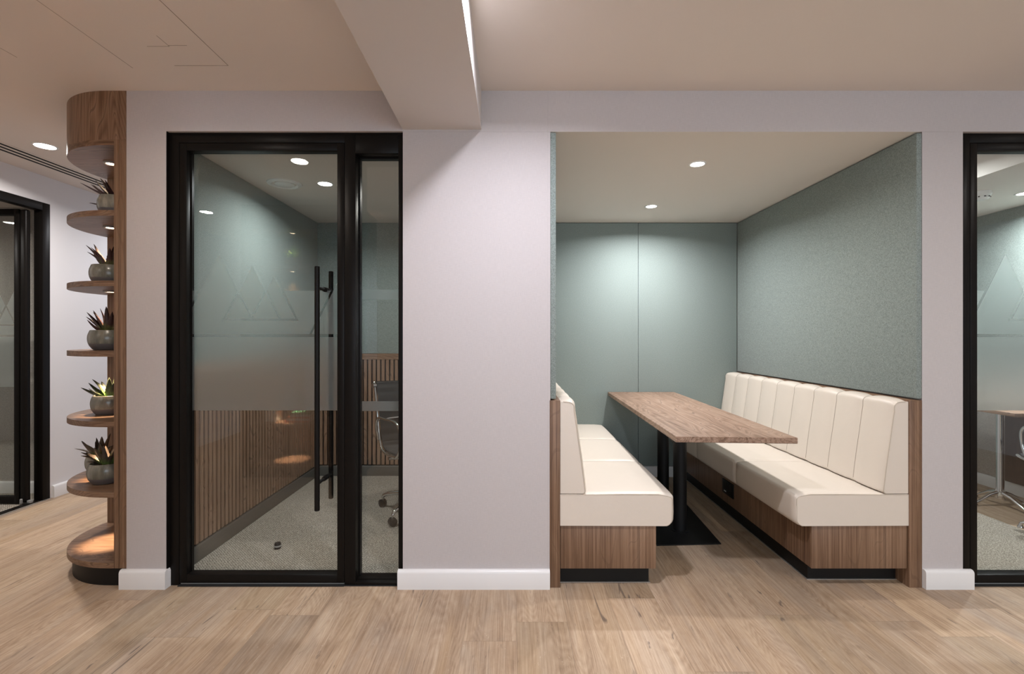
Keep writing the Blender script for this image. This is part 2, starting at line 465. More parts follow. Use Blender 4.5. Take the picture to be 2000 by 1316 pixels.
def skirt(name, runs, label=None, mat=None, h=.095):
    b = nb()
    for r in runs: skirt_run(b, *r, h=h)
    o = obj(name, b, mat or M['skirt'], smooth=True); tag(o, label, 'skirting board' if label else None, None, 'structure')
skirt('baseboard_front_left', [((-1.968, WY), (-1.736, WY), (0, -1)), ((-1.758, WY), (-1.758, WY+.02), (1, 0))],
      'short white skirting board between the curved shelves and the closed glass door')
skirt('baseboard_front_middle', [((-.574, WY), (.190, WY), (0, -1))],
      'long white skirting board between the closed glass door and the booth')
skirt('baseboard_front_right', [((2.072, WY), (2.314, WY), (0, -1))],
      'short white skirting board between the booth and the right glass door')
skirt('baseboard_left', [((LX, 3.815), (LX, 6.9), (1, 0)), ((LX, YB), (LX, 2.83), (1, 0))],
      'white skirting board along the side wall past the open glass door')
skirt('baseboard_booth_back', [((.24, BY-.03), (2.04, BY-.03), (0, -1))],
      'white skirting board under the rear booth wall')
skirt('baseboard_side_room', [((-6.2, 3.94), (LX-.062, 3.94), (0, -1))], 'white skirting board inside the side room')
skirt('baseboard_room_right', [((4.04, WY+.12), (4.04, BY), (-1, 0))], 'skirting board inside the room at the right edge', M['skirt'])
skirt('baseboard_room_left', [((-1.785, WY+.12), (-1.785, BY), (1, 0)), ((-1.785, BY), (.1, BY), (0, -1))],
      'dark grey skirting board under the slatted panelling', M['greyskirt'])
skirt('baseboard_rear', [((LX, YB), (XR, YB), (0, 1))])

# ceiling hatch joints
def groove(b, x0, y0, x1, y1, w=.003):
    d = Vector((x1-x0, y1-y0, 0)); n = Vector((-d.y, d.x, 0)).normalized()*w/2
    P = [Vector((x0, y0, 0))+n, Vector((x0, y0, 0))-n, Vector((x1, y1, 0))-n, Vector((x1, y1, 0))+n]
    prism(b, [(p.x, p.y) for p in P], CZ-.0006, CZ+.01)
gm = plain('hatch joint', (.34,.28,.24), .9)
b = nb(); groove(b, -1.299, .9, -1.299, 2.222); groove(b, -1.545, 2.222, -1.299, 2.222)
o = obj('trim_2', b, gm); tag(o, 'larger flush hatch joint in the ceiling left of the beam', 'ceiling joint', None, 'structure')
b = nb(); groove(b, -1.465, 2.075, -1.465, 2.0, .002); groove(b, -1.560, 2.075, -1.465, 2.075, .002); groove(b, -1.465, 2.068, -1.385, 2.068, .002)
o = obj('trim_3', b, gm); tag(o, 'small flush hatch joint nested inside the larger hatch outline', 'ceiling joint', None, 'structure')
b = nb(); groove(b, -1.752, .9, -1.752, 2.243, .002); groove(b, -2.20, 1.2, -2.20, 2.157, .002)
o = obj('trim_4', b, gm); tag(o, 'long flush ceiling joint nearest the left edge', 'ceiling joint', None, 'structure')

# slot air diffuser
t_ = thing('slot_diffuser', 'long black three-slot air diffuser in the ceiling along the left wall', 'air vent', (-3.335, 3.6, CZ))
b = nb(); bx(b, -.085, .085, -2.6, 2.9, -.002, .01); obj('frame', b, M['ceil'], t_)
for dx in (-.051, 0, .051):
    b = nb(); bx(b, dx-.0105, dx+.0105, -2.6, 2.9, -.0035, .002); obj('slot', b, M['gap'], t_)

# ------------------------------------------------------------------ downlights
def downlight(x, y, z, r, label, group, power, col=(1,.93,.84), spread=160, lr=None):
    t = thing('downlight', label, 'ceiling light', (x, y, z), group=group)
    b = nb(); lathe(b, [(r, .001), (r, -.004), (r+.010, -.003), (r+.012, 0), (r+.012, .001)], 40); obj('trim_ring', b, M['white'], t, True)
    b = nb(); lathe(b, [(0, -.0015), (r, -.0015), (r, .001), (0, .001)], 40); obj('lens', b, M['lamp'], t)
    L = bpy.data.lights.new('downlight_beam', 'AREA'); L.shape = 'DISK'; L.size = 2*(lr or r)*.95
    L.energy = power; L.color = col; L.spread = math.radians(spread)
    lo = bpy.data.objects.new('downlight_beam', L); COL.objects.link(lo); lo.location = (0, 0, -.006); lo.parent = t
    return t
G = 'recessed round downlights'
WC = (1,.87,.74); NC = (1,.955,.90)
downlight(1.11, 2.905, BZ, .040, 'bright round downlight in the booth ceiling nearest the opening', G, 9, NC)
downlight(1.105, 3.85, BZ, .040, 'bright round downlight in the booth ceiling nearest the rear wall', G, 24, (.97,.97,1))
downlight(-3.04, 3.16, CZ, .055, 'round downlight in the ceiling beside the slot air diffuser', G, 22, (1,.94,.90))
downlight(-3.04, 4.75, CZ, .055, 'round downlight just behind the top of the curved shelves', G, 10, (.93,.94,1))
for (x, y, p, c) in ((-1.5, 1.6, 6, WC), (.02, 1.6, 22, (.89,.895,1)), (1.54, 1.6, 3, NC), (3.06, 1.6, 4, NC), (-3.04, .2, 9, WC), (-1.5, .2, 8, WC),
               (.02+1.52, .2, 8, NC), (3.06, .2, 7, NC), (.8, -1.3, 10, NC), (3.06, -1.3, 8, NC), (-2.2, -1.3, 10, WC)):
    downlight(x, y, CZ, .055, 'round downlight in the walkway ceiling out of the picture', 'walkway downlights', p, c)
downlight(-1.263, 3.28, BZ, .045, 'round downlight seen through the closed glass door', G, 13, (.95,.98,1))
downlight(-.45, 3.5, BZ, .045, 'downlight in the small room hidden behind the middle wall', 'hidden room downlights', 6, NC)
downlight(3.70, 3.50, BZ, .045, 'round downlight in the room at the right edge', G, 30, (.93,.97,1))
downlight(2.62, 3.4, CZ-.02, .045, 'downlight in the right room hidden by the door frame', 'hidden room downlights', 16, (.93,.97,1))
downlight(-4.6, 2.9, 2.312, .05, 'downlight in the side room at the left edge', 'hidden room downlights', 14, NC)

# round air valve in the small room ceiling
t_ = thing('air_valve', 'round white air valve in the ceiling behind the closed glass door', 'air vent', (-1.536, 3.28, BZ))
b = nb(); lathe(b, [(.112, 0), (.110, -.006), (.085, -.012), (.078, -.004), (.075, 0)], 40); obj('rim', b, M['white'], t_, True)
b = nb(); lathe(b, [(0, -.016), (.050, -.014), (.062, -.006), (.060, 0), (0, 0)], 40); obj('disc', b, M['white'], t_, True)
# smoke detector
t_ = thing('smoke_detector', 'round white smoke detector on the ceiling at the right edge', 'smoke detector', (3.36, 3.48, BZ))
b = nb(); lathe(b, [(.062, 0), (.062, -.018), (.054, -.03), (.050, -.032)], 36); obj('base', b, M['white'], t_, True)
b = nb(); lathe(b, [(.050, -.032), (.050, -.044), (.040, -.056), (0, -.058)], 36); obj('sensor_head', b, M['white'], t_, True)
b = nb()
for k in range(10):
    a = 2*PI*k/10; bx(b, .046*math.cos(a)-.006, .046*math.cos(a)+.006, .046*math.sin(a)-.006, .046*math.sin(a)+.006, -.043, -.036)
obj('vent_slots', b, M['gap'], t_)

# ------------------------------------------------------------------ felt panels and slatted panelling
def panel(name, d, label, mat='felt', bev=.004):
    b = nb(); bx(b, *d, bev=bev); o = obj(name, b, M[mat], smooth=True); tag(o, label, 'wall panel'); return o
panel('felt_panel', (.243, 1.1440, BY-.030, BY-.001, .096, BZ-.004), 'sage green felt panel on the left half of the booth rear wall')
panel('felt_panel', (1.1462, 2.040, BY-.030, BY-.001, .096, BZ-.004), 'sage green felt panel on the right half of the booth rear wall')
panel('felt_panel', (2.041, 2.070, WY-.001, BY-.030, .952, BZ-.006), 'sage green felt panel above the right bench', bev=.006)
panel('felt_panel', (.194, .222, WY-.001, BY-.030, .952, BZ-.003), 'sage green felt panel above the left bench, seen edge-on', bev=.004)
panel('felt_panel', (-1.785, -1.765, WY+.13, BY-.02, 1.113, BZ), 'sage green felt panel on the left wall behind the closed glass door')
panel('felt_panel', (-1.785, .10, BY-.02, BY, 1.113, BZ), 'sage green felt panel on the rear wall behind the closed glass door')
panel('felt_panel', (4.02, 4.04, WY+.13, BY-.02, .95, BZ), 'sage green felt panel on the side wall of the room at the right edge')
panel('felt_panel', (2.17, 4.02, BY-.02, BY, .10, BZ), 'sage green felt panel on the rear wall of the room at the right edge')
panel('wall_panel', (4.025, 4.04, WY+.13, BY-.02, .097, .949), 'dark grey lower panel on the side wall at the right edge', 'beigefelt')

def slats(axis, a0, a1, off, sgn, label):
    t = thing('slatted_panel', label, 'wall panelling')
    P = .0403; n = int((a1-a0)/P)
    def box(b, u0, u1, d0, d1, z0, z1, bev=0):
        if axis == 'y': bx(b, min(off+sgn*d0, off+sgn*d1), max(off+sgn*d0, off+sgn*d1), u0, u1, z0, z1, bev)
        else: bx(b, u0, u1, min(off+sgn*d0, off+sgn*d1), max(off+sgn*d0, off+sgn*d1), z0, z1, bev)
    b = nb(); box(b, a0, a1, 0, .008, .097, 1.058); obj('backing', b, M['slatback'], t)
    b = nb()
    for k in range(n): box(b, a0+.006+k*P, a0+.006+k*P+.0265, .008, .021, .105, 1.058)
    obj('slats', b, M['walslat'], t)
    b = nb(); box(b, a0, a1, 0, .026, 1.058, 1.112, .001); obj('top_rail', b, M['walh'] if axis == 'x' else M['waly'], t)
slats('y', WY+.13, BY-.03, -1.785, 1, 'brown slatted wood panelling on the left wall behind the closed glass door')
slats('x', -1.755, .10, BY, -1, 'brown slatted wood panelling on the rear wall behind the closed glass door')

# ------------------------------------------------------------------ frosted film made as facing sheets
def film(name, parent, xa, xb, zlo, zhi, y, sx, sgn_repeat=True, flip=1):
    """xa..xb pane width; sx: pixel column (photo frame) -> x mapping function of the motif origin"""
    S = 379.5
    period, slope, gw = 260/S, .498, 5.0/S
    # motif in metres relative to the apex of the tall triangle
    zt = H + 89.5/S                      # top of plain band
    zA = H + 161/S; zB = H + 138.5/S; zC = H + 118/S
    xB = 65.5/S; xC = 108/S
    bar0, bar1 = H + 30/S, H + 34.5/S
    ln0, ln1 = H - 2/S, H + 4.5/S
    def cleared(x, z):
        pass
    def intervals(z):
        if z > zhi or z < zlo: return []
        on = []
        if z <= zt: on.append((xa, xb))
        cut = []
        k0 = int((xa-sx)/period)-2; k1 = int((xb-sx)/period)+2
        for k in range(k0, k1+1):
            o = sx + k*period
            if z <= zA:
                w = (zA-z)*slope
                if z > zt: on.append((o-w, o+w))
                if z > ln1: cut.append((o-w-gw, o-w))
                if bar1 < z: cut.append((o+w, o+w+gw*.8)) if z < zt+.06 else None
            if z <= zB:
                w = (zB-z)*slope; q = o+xB
                if z > zt: on.append((q-w, q+w))
                if z > bar0: cut.append((q-w-gw, q-w)); cut.append((q+w, q+w+gw*.8))
            if z <= zC:
                w = (zC-z)*slope; q = o+xC
                if z > zt: on.append((q-w, q+w))
                if z > bar0: cut.append((q+w, q+w+gw)); cut.append((q-w-gw*.8, q-w))
            if bar0 < z < bar1: cut.append((o+7/S, o+154/S))
        if ln0 < z < ln1: return []
        # union of on, minus cut
        on = sorted((max(a, xa), min(c, xb)) for a, c in on if min(c, xb) > max(a, xa))
        un = []
        for a, c in on:
            if un and a <= un[-1][1]+1e-6: un[-1][1] = max(un[-1][1], c)
            else: un.append([a, c])
        res = []
        cut = sorted(cut)
        for a, c in un:
            cur = a
            for p, q in cut:
                if q <= cur or p >= c: continue
                if p > cur: res.append((cur, p))
                cur = max(cur, q)
            if cur < c: res.append((cur, c))
        return [(p, q) for p, q in res if q-p > 5e-4]
    b = nb(); zs = []
    z = zlo
    while z < zhi-1e-6:
        step = .004 if (z > ln0-.0101) else .2
        z2 = min(z+step, zhi)
        if z < ln0-.0101 < z2: z2 = ln0-.01
        zs.append((z, z2)); z = z2
    for z0, z1 in zs:
        for p, q in intervals((z0+z1)/2):
            for yy, fl in ((y, 1), (y+.0012, -1)):
                vs = [b.verts.new((p, yy, z0)), b.verts.new((q, yy, z0)), b.verts.new((q, yy, z1)), b.verts.new((p, yy, z1))]
                b.faces.new(vs if fl > 0 else vs[::-1])
    return raw(name, b, M['frost'], parent)

def rect_frame(b, x0, x1, z0, z1, y0, y1, l, r, t, bt, bev=.0015):
    bx(b, x0, x0+l, y0, y1, z0, z1, bev); bx(b, x1-r, x1, y0, y1, z0, z1, bev)
    bx(b, x0+l, x1-r, y0, y1, z1-t, z1, bev)
    if bt: bx(b, x0+l, x1-r, y0, y1, z0, z0+bt, bev)

def pull_handle(parent, x, yc, z0, z1):
    b = nb()
    for yy, zz0, zz1 in ((yc-.112, z0, z1), (yc+.072, z0, z1)):
        lathe(b, [(0, 0), (.0105, 0), (.0125, .002), (.0125, zz1-zz0-.002), (.0105, zz1-zz0), (0, zz1-zz0)], 20, (x, yy, zz0))
        for zc in (z1-.105, z0+.132):
            s = -1 if yy < yc else 1
            tube(b, [(x, yy, zc), (x, yc+s*.007, zc)], .008, 14)
            tube(b, [(x, yc+s*.028, zc), (x, yc+s*.022, zc)], .0115, 14)
            tube(b, [(x, yc+s*.013, zc), (x, yc+s*.0045, zc)], .0125, 14)
    return obj('pull_handle', b, M['black'], parent, True)

# ------------------------------------------------------------------ door_1: closed glass door with sidelight
D1 = thing('door_1', 'closed glass door in a black frame with frosted triangles and a narrow sidelight', 'door', kind='structure')
b = nb()
FY0, FY1 = DFY, DFY+.10
bx(b, -1.747, -1.695, FY0, FY1, 0, 2.303, .0015)                    # left jamb
bx(b, -1.758, -1.749, FY0+.004, FY1, 0, 2.303)
bx(b, -.852, -.797, FY0, FY1, 0, 2.30, .0015)                      # mullion
bx(b, -.578, -.552, FY0, FY1, 0, 2.303, .0015)                      # right jamb
bx(b, -1.695, -.852, FY0, FY1, 2.253, 2.295, .0015)                 # head over leaf
bx(b, -.797, -.578, FY0, FY1, 2.199, 2.295, .0015)
bx(b, -1.747, -.552, FY0-.003, FY1, 2.295, 2.303)
bx(b, -.797, -.578, FY0, FY1, .0, .017, .0015)
bx(b, -.797, -.578, FY0+.028, FY0+.060, .017, .020)
for x0, x1, z0, z1 in ((-.797, -.791, .017, 2.199), (-.585, -.578, .017, 2.199), (-.797, -.578, 2.191, 2.199)):
    bx(b, x0, x1, FY0+.06, FY0+.09, z0, z1)
bx(b, -1.7453, -1.7425, WY+.001, FY0+.02, .0, 2.303)  # black strip over the wall reveal, standing in for the shadow gap
obj('door_frame', b, M['black'], D1, True)
b = nb(); bx(b, -.797, -.578, FY0+.096, FY0+.104, .012, 2.205); sl = obj('sidelight_pane', b, M['glass'], D1)
b = nb()
for z0, z1 in ((H+72/371, H+91.5/371), (H-146/371, H-127/371)):
    for yy, fl in ((FY0+.0945, 1), (FY0+.0957, -1)):
        vs = [b.verts.new((-.796, yy, z0)), b.verts.new((-.579, yy, z0)), b.verts.new((-.579, yy, z1)), b.verts.new((-.796, yy, z1))]
        b.faces.new(vs if fl > 0 else vs[::-1])
raw('frosted_band', b, M['frost'], sl)
def leaf(parent, x0, x1, filmx, y=DFY, th=.055):
    b = nb(); rect_frame(b, x0, x1, .012, 2.251, y+.001, y+th, .036, .036, .037, .042)
    bx(b, x0+.036, x0+.041, y+.036, y+th-.002, .05, 2.215); bx(b, x1-.041, x1-.036, y+.036, y+th-.002, .05, 2.215)
    lf = obj('door_leaf', b, M['black'], parent, True)
    b = nb(); bx(b, x0+.034, x1-.034, y+.040, y+.048, .050, 2.217); obj('glass_pane', b, M['glass'], lf)
    film('frosted_film', lf, x0+.037, x1-.037, H-145/379.5, H+161/379.5, y+.0385, filmx)
    b = nb(); bx(b, x0+.002, x1-.002, y+.008, y+.03, .003, .012); obj('brush_seal', b, M['grey'], lf)
    return lf
lf = leaf(D1, -1.693, -.854, -575/379.5)
pull_handle(lf, -.9645, DFY+.044, .405, 1.614)

# door_2: glass door at the right edge
D2 = thing('door_2', 'closed glass door in a black frame cut off by the right edge', 'door', kind='structure')
b = nb(); bx(b, 2.292, 2.330, FY0, FY1, 0, 2.303, .0015); bx(b, 3.262, 3.30, FY0, FY1, 0, 2.303, .0015)
bx(b, 2.330, 3.262, FY0, FY1, 2.253, 2.303, .0015); obj('door_frame', b, M['black'], D2, True)
lf = leaf(D2, 2.333, 3.26, 967.5/379.5)
pull_handle(lf, 3.15, DFY+.044, .405, 1.614)

# threshold strips under the doors
struct('trim_5', [(-1.695, -.852, WY+.008, WY+.03, 0, .004), (2.33, 3.262, WY+.008, WY+.03, 0, .004), (-.552-.3, -.552, WY+.012, WY+.025, 0, .003)], M['gap'],
       'dark threshold strip under the glass doors', 'threshold')

# small door stop on the carpet
t_ = thing('door_stop', 'small dark round door stop on the carpet behind the closed glass door', 'door stop', (-1.40, 2.90, .001))
b = nb(); lathe(b, [(0, 0), (.017, 0), (.019, .006), (.019, .030), (.015, .036), (0, .037)], 24); obj('rubber_body', b, M['blackmatt'], t_, True)
b = nb(); lathe(b, [(.0195, .012), (.0208, .014), (.0208, .020), (.0195, .022)], 24); obj('collar', b, M['grey'], t_, True)

# ------------------------------------------------------------------ door_3: open door in the left wall
D3 = thing('door_3', 'open glass door in a black frame in the white side wall', 'door', kind='structure')
b = nb()
y0, y1, zt = 2.83, 3.800, 2.300
bx(b, LX-.064, LX+.004, y1-.060, y1, 0, zt, .0015)                   # far jamb
bx(b, LX-.064, LX+.004, y0, y0+.060, 0, zt, .0015)
bx(b, LX-.064, LX+.004, y0+.06, y1-.06, zt-.060, zt, .0015)
bx(b, LX-.06, LX-.015, y0+.06, y1-.06, 0, .006)
obj('door_frame', b, M['black'], D3, True)
b = nb(); bx(b, LX+.0, LX+.012, y0, y1, 0, .004); obj('threshold_strip', b, M['alu'], D3)
b = nb()
ly = 3.655
rect_frame(b, -4.60, -3.715, .012, 2.228, ly, ly+.045, .045, .036, .045, .048)
lf = obj('door_leaf', b, M['black'], D3, True)
b = nb(); bx(b, -3.713, -3.662, ly+.002, ly+.043, .012, 2.228, .014, 4); obj('pivot_stile', b, M['black'], lf, True)
b = nb(); bx(b, -4.56, -3.75, ly+.020, ly+.028, .055, 2.186); obj('glass_pane', b, M['glass'], lf)
film('frosted_film', lf, -4.555, -3.753, H-145/379.5, H+161/379.5, ly+.018, -3.93)
b = nb(); lathe(b, [(0, 0), (.009, 0), (.009, .03), (.005, .034), (0, .034)], 16, (-3.690, ly-.006, .012)); bx(b, -3.66, -3.635, ly+.005, ly+.03, .008, .03, .003)
obj('floor_pivot', b, M['grey'], lf, True)

# ------------------------------------------------------------------ booth benches
def arc(cx, cz, r, a0, a1, n):
    return [(cx+r*math.cos(math.radians(a0+(a1-a0)*k/n)), cz+r*math.sin(math.radians(a0+(a1-a0)*k/n))) for k in range(n+1)]

def bench(side, label):
    mx = (lambda x: x) if side == 'l' else (lambda x: 2.248-x)
    t = thing('bench', label, 'bench', (mx(.5), 3.4, 0), group='cream leather booth benches')
    ox, oy = mx(.5), 3.4
    L = lambda x: mx(x)-ox
    ly = lambda y: y-oy
    def B(b, x0, x1, ya, yb, z0, z1, bev=0): bx(b, min(L(x0), L(x1)), max(L(x0), L(x1)), ly(ya), ly(yb), z0, z1, bev)
    Y0, Y1 = WY, BY-.031
    # walnut side board carrying the backrest
    b = nb(); B(b, .190 if side == 'l' else .180, .243, Y0-.002, Y1, 0, .945, .0012); obj('side_board', b, M['wals'], t, True)
    b = nb(); B(b, .246, .730, Y0+.010, Y1, .091, .309, .001)
    base = obj('seat_base', b, M['wals'], t, True)
    for yy in (2.70, 2.97, 3.42, 3.95):
        b = nb(); B(b, .7295, .7304, yy-.001, yy+.001, .092, .308); obj('panel_joint', b, M['gap'], base)
    b = nb(); B(b, .246, .705, Y0+.085 if side == 'r' else Y0+.055, Y1, 0, .091); pl = obj('plinth', b, M['plinth'], t)
    b = nb(); B(b, .243, .712, (Y0+.085 if side == 'r' else Y0+.055)-.006, Y1, 0, .0035); obj('edge_trim', b, M['alu'], pl)
    # seat cushions
    prof = [(.2435, .311), (.775, .309)] + arc(.781, .345, .036, -80, -5, 7) + [(.8185, .380), (.817, .425)] \
         + arc(.797, .447, .020, 10, 80, 5) + [(.74, .4715), (.55, .473), (.2435, .469)]
    ys = [Y0+.002, Y0+.657, Y0+1.315, Y1]
    for k in range(3):
        b = nb(); a, c = ys[k], ys[k+1]
        n = 13; rings = []
        for i in range(n):
            s = i/(n-1); u = 2*s-1
            yy = ly(a + (c-a)*(.5+.5*math.copysign(abs(u)**.6 if abs(u) < 1 else 1, u)))
            yy = ly(a + .0006 + (c-a-.0012)*((1-math.cos(PI*s))/2))
            edge = min((yy-ly(a)), (ly(c)-yy))
            ins = .008*max(0, 1-edge/.014)**2
            puff = .004*(1-abs(u)**3)
            ring = []
            for (px, pz) in prof:
                cx_, cz_ = .52, .39
                if px < .25: q = (px, pz)
                else:
                    dx, dz = px-cx_, pz-cz_
                    lim = max(abs(dx)/.29, abs(dz)/.08)
                    q = (px - (ins if px > .77 else 0)*1 + (puff if px > .79 else 0),
                         pz + ((-ins+puff) if pz > .44 else 0))
                ring.append(b.verts.new((L(q[0]), yy, q[1])))
            rings.append(ring)
        m_ = len(prof)
        for A, Bq in zip(rings, rings[1:]):
            for i in range(m_): b.faces.new((A[i], A[(i+1) % m_], Bq[(i+1) % m_], Bq[i]))
        b.faces.new(rings[0]); b.faces.new(rings[-1][::-1])
        cu = obj('seat_cushion', b, M['leather'], t, True)
        if k > 0:
            b = nb(); tube(b, [(L(x), ly(a), z) for x, z in [(.246, .4645), (.55, .4675), (.74, .4665), (.79, .459), (.808, .425), (.810, .38), (.806, .34), (.78, .314)]], .0022, 6)
            obj('seam', b, M['seam'], cu, True)
        if k == 0:
            b = nb(); tube(b, [(L(x), ly(a)+.002, z-.004) for x, z in [(.246, .469), (.55, .473), (.74, .4725)] + [(p[0]-.008, p[1]-.005) for p in arc(.797, .447, .020, 80, 10, 5)] + [(.809, .425), (.808, .38)] + [(p[0]-.009, p[1]+.004) for p in arc(.781, .345, .036, -5, -80, 7)]], .0022, 6)
            obj('piping', b, M['piping'], cu, True)
    # channelled backrest
    bp = [(.2445, .4735), (.355, .4735)] + arc(.358, .4875, .0145, -80, 20, 4) + [(.365, .55), (.352, .65), (.337, .75), (.325, .84)] \
       + [(.318, .885)] + arc(.290, .910, .0275, 5, 85, 6) + [(.262, .940), (.2445, .937)]
    b = nb(); NC_ = 9; per = 10; ring_y = []
    A0, A1 = Y0+.004, Y1-.002
    for c in range(NC_):
        for i in range(per):
            s = i/per; ring_y.append((A0+(A1-A0)*(c+s)/NC_, 1-abs(2*s-1)**3.2))
    ring_y.append((A1, 0)); rings = []
    for (yy, bump) in ring_y:
        endf = max(0, 1-min(yy-A0, A1-yy)/.02)**2
        off = .0105*bump - .009*endf
        if endf > 0: off = .0105*max(bump, .55) - .010*endf
        ring = []
        for i, (px, pz) in enumerate(bp):
            if px < .25 or i == 1 and False: q = (px, pz)
            elif pz < .476: q = (px, pz)
            else:
                nx, nz = (1, .12) if pz < .90 else ((.7, .7) if px > .30 else (0, 1))
                q = (px+off*nx, pz+off*nz*(1 if pz > .6 else 0))
            ring.append(b.verts.new((L(q[0]), ly(yy), q[1])))
        rings.append(ring)
    m_ = len(bp)
    for A, Bq in zip(rings, rings[1:]):
        for i in range(m_): b.faces.new((A[i], A[(i+1) % m_], Bq[(i+1) % m_], Bq[i]))
    b.faces.new(rings[0]); b.faces.new(rings[-1][::-1])
    br = obj('backrest', b, M['leather'], t, True)
    b = nb(); tube(b, [(L(x-.0035), ly(A0)+.0005, z-(.003 if z > .9 else 0)) for x, z in bp[2:-1]], .0024, 6); obj('piping', b, M['piping'], br, True)
    b = nb()
    for c in range(1, NC_):
        yy = A0+(A1-A0)*c/NC_
        tube(b, [(L(x+.0002), ly(yy), z) for x, z in bp[6:-1]], .0016, 5)
    obj('channel_seams', b, M['seam'], br, True)
    return t, ox, oy
bench('l', 'cream leather booth bench on walnut base to the left of the table')
br_, ox, oy = bench('r', 'cream leather booth bench with vertical channelled backrest right of the table')
# socket plate in the right bench
b = nb(); bx(b, 1.5105-ox, 1.519-ox, 3.32-oy, 3.49-oy, .153, .252, .002); sk = obj('socket_plate', b, M['blackmatt'], br_, True); sk['label'] = 'black power socket plate'
for k in range(3):
    b = nb(); bx(b, 1.509-ox, 1.5112-ox, 3.425-oy+k*.012, 3.433-oy+k*.012, .170, .177); obj('socket_port', b, M['white'], sk)
for yy in (3.36, 3.44):
    b = nb(); bx(b, 1.5098-ox, 1.5112-ox, yy-.022-oy, yy+.022-oy, .192, .236, .0004); obj('socket_face', b, M['black'], sk)

# ------------------------------------------------------------------ booth table
T = thing('booth_table', 'long rectangular walnut table on two black columns between the cream benches', 'table', (1.115, 3.15, 0), -math.radians(1.3))
def tl(x, y):
    a = math.radians(1.3); dx, dy = x-1.115, y-3.15
    return (dx*math.cos(a)-dy*math.sin(a), dx*math.sin(a)+dy*math.cos(a))
fl = tl(.822, 2.436); bl = tl(.868, 4.395); br2 = tl(1.467, 4.395); fr = tl(1.4155, 2.405)
b = nb(); prism(b, [fl, fr, br2, bl], .736, .765, 2, .0012, 1); top = obj('table_top', b, M['waly'], T, True)
b = nb(); prism(b, [(fl[0]+.001, fl[1]+.001), (fr[0]-.001, fr[1]+.001), (br2[0]-.001, br2[1]-.001), (bl[0]+.001, bl[1]-.001)], .7352, .7362); obj('underside', b, M['blackmatt'], top)
c1 = tl(1.093, 3.16); c2 = tl(1.135, 3.646)
for c in (c1, c2):
    b = nb(); lathe(b, [(0, 0), (.055, 0), (.055, .004), (.042, .006), (.042, .715), (.052, .717), (.052, .7265), (0, .7265)], 36, (c[0], c[1], .008)); obj('column', b, M['blackmatt'], T, True)
ang = math.radians(3.2)
def bp2(x, y):
    cx, cy = 1.100, 3.40
    dx, dy = x, y
    return tl(cx+dx*math.cos(ang)+dy*math.sin(ang), cy-dx*math.sin(ang)*-1+dy*math.cos(ang))
b = nb(); prism(b, [bp2(-.20, -.455), bp2(.20, -.455), bp2(.20, .455), bp2(-.20, .455)][::1], 0, .008, 2, .0015, 1); obj('base_plate', b, M['blackmatt'], T, True)

# ------------------------------------------------------------------ curved shelf unit
SH = [.125, .481, .837, 1.193, 1.549, 1.905, 2.261]
def shelf_outline(inset=0, cx=-2.05, cy=2.90, r=.45, xr=-1.947, yb=3.004):
    r = r-inset; a_end = math.asin((yb-cy)/r)
    pts = [(xr, cy-r)]
    n = 26
    for k in range(n+1):
        a = -PI/2 - (PI/2 + a_end)*k/n
        pts.append((cx+r*math.cos(a), cy+r*math.sin(a)))
    pts.append((xr, yb)); return pts
U = thing('shelf_unit', 'floor-to-ceiling walnut shelf unit with curved open shelves at the wall end', 'shelves', (-2.2, 2.7, 0))
def toU(p): return [(x+2.2, y-2.7) for x, y in p]
b = nb(); prism(b, toU(shelf_outline(.022)), 0, .097); obj('plinth', b, M['plinth'], U, True)
for z in SH:
    b = nb(); o_ = shelf_outline(0, xr=-2.009) if z not in (SH[0], SH[-1]) else shelf_outline(0, xr=-2.009)
    prism(b, toU(o_), z-.028, z, 2, .001, 1); obj('shelf', b, M['walh'], U, True)
b = nb(); prism(b, toU(shelf_outline(0, xr=-1.947)), 2.2615, CZ, 2); obj('fascia', b, M['walv'], U, True)
b = nb(); bx(b, -2.009+2.2, -1.9845+2.2, WY-2.7-.001, 2.977-2.7, .097, 2.261, .0008); obj('upright', b, M['wals'], U, True)
b = nb(); bx(b, -1.984+2.2, -1.9465+2.2, WY-2.7-.0005, 3.004-2.7, .097, 2.261, .0008); obj('upright', b, M['wals'], U, True)
b = nb(); bx(b, -2.483+2.2, -2.01+2.2, 2.978-2.7, 3.004-2.7, .125, 2.233); obj('back_panel', b, M['wals'], U, True)
def puck(parent, x, y, z, p=1.1, lxo=0):
    b = nb(); lathe(b, [(0, 0), (.034, 0), (.034, -.007), (.026, -.009), (.026, -.006), (0, -.006)], 28, (x, y, z)); o = obj('puck_light', b, M['grey'], parent, True)
    b = nb(); lathe(b, [(0, -.0068), (.021, -.0068), (.021, -.006), (0, -.006)], 24, (x, y, z)); obj('lens', b, M['puck'], o)
    L = bpy.data.lights.new('puck_beam', 'SPOT'); L.energy = p; L.color = (1,.72,.48); L.spot_size = math.radians(60); L.spot_blend = .8; L.shadow_soft_size = .014
    lo = bpy.data.objects.new('puck_beam', L); COL.objects.link(lo); lo.location = (x, y, z-.011); lo.parent = parent
for z in SH[1:]: puck(U, -2.232+2.2, 2.70-2.7, z-.028, 24.0)

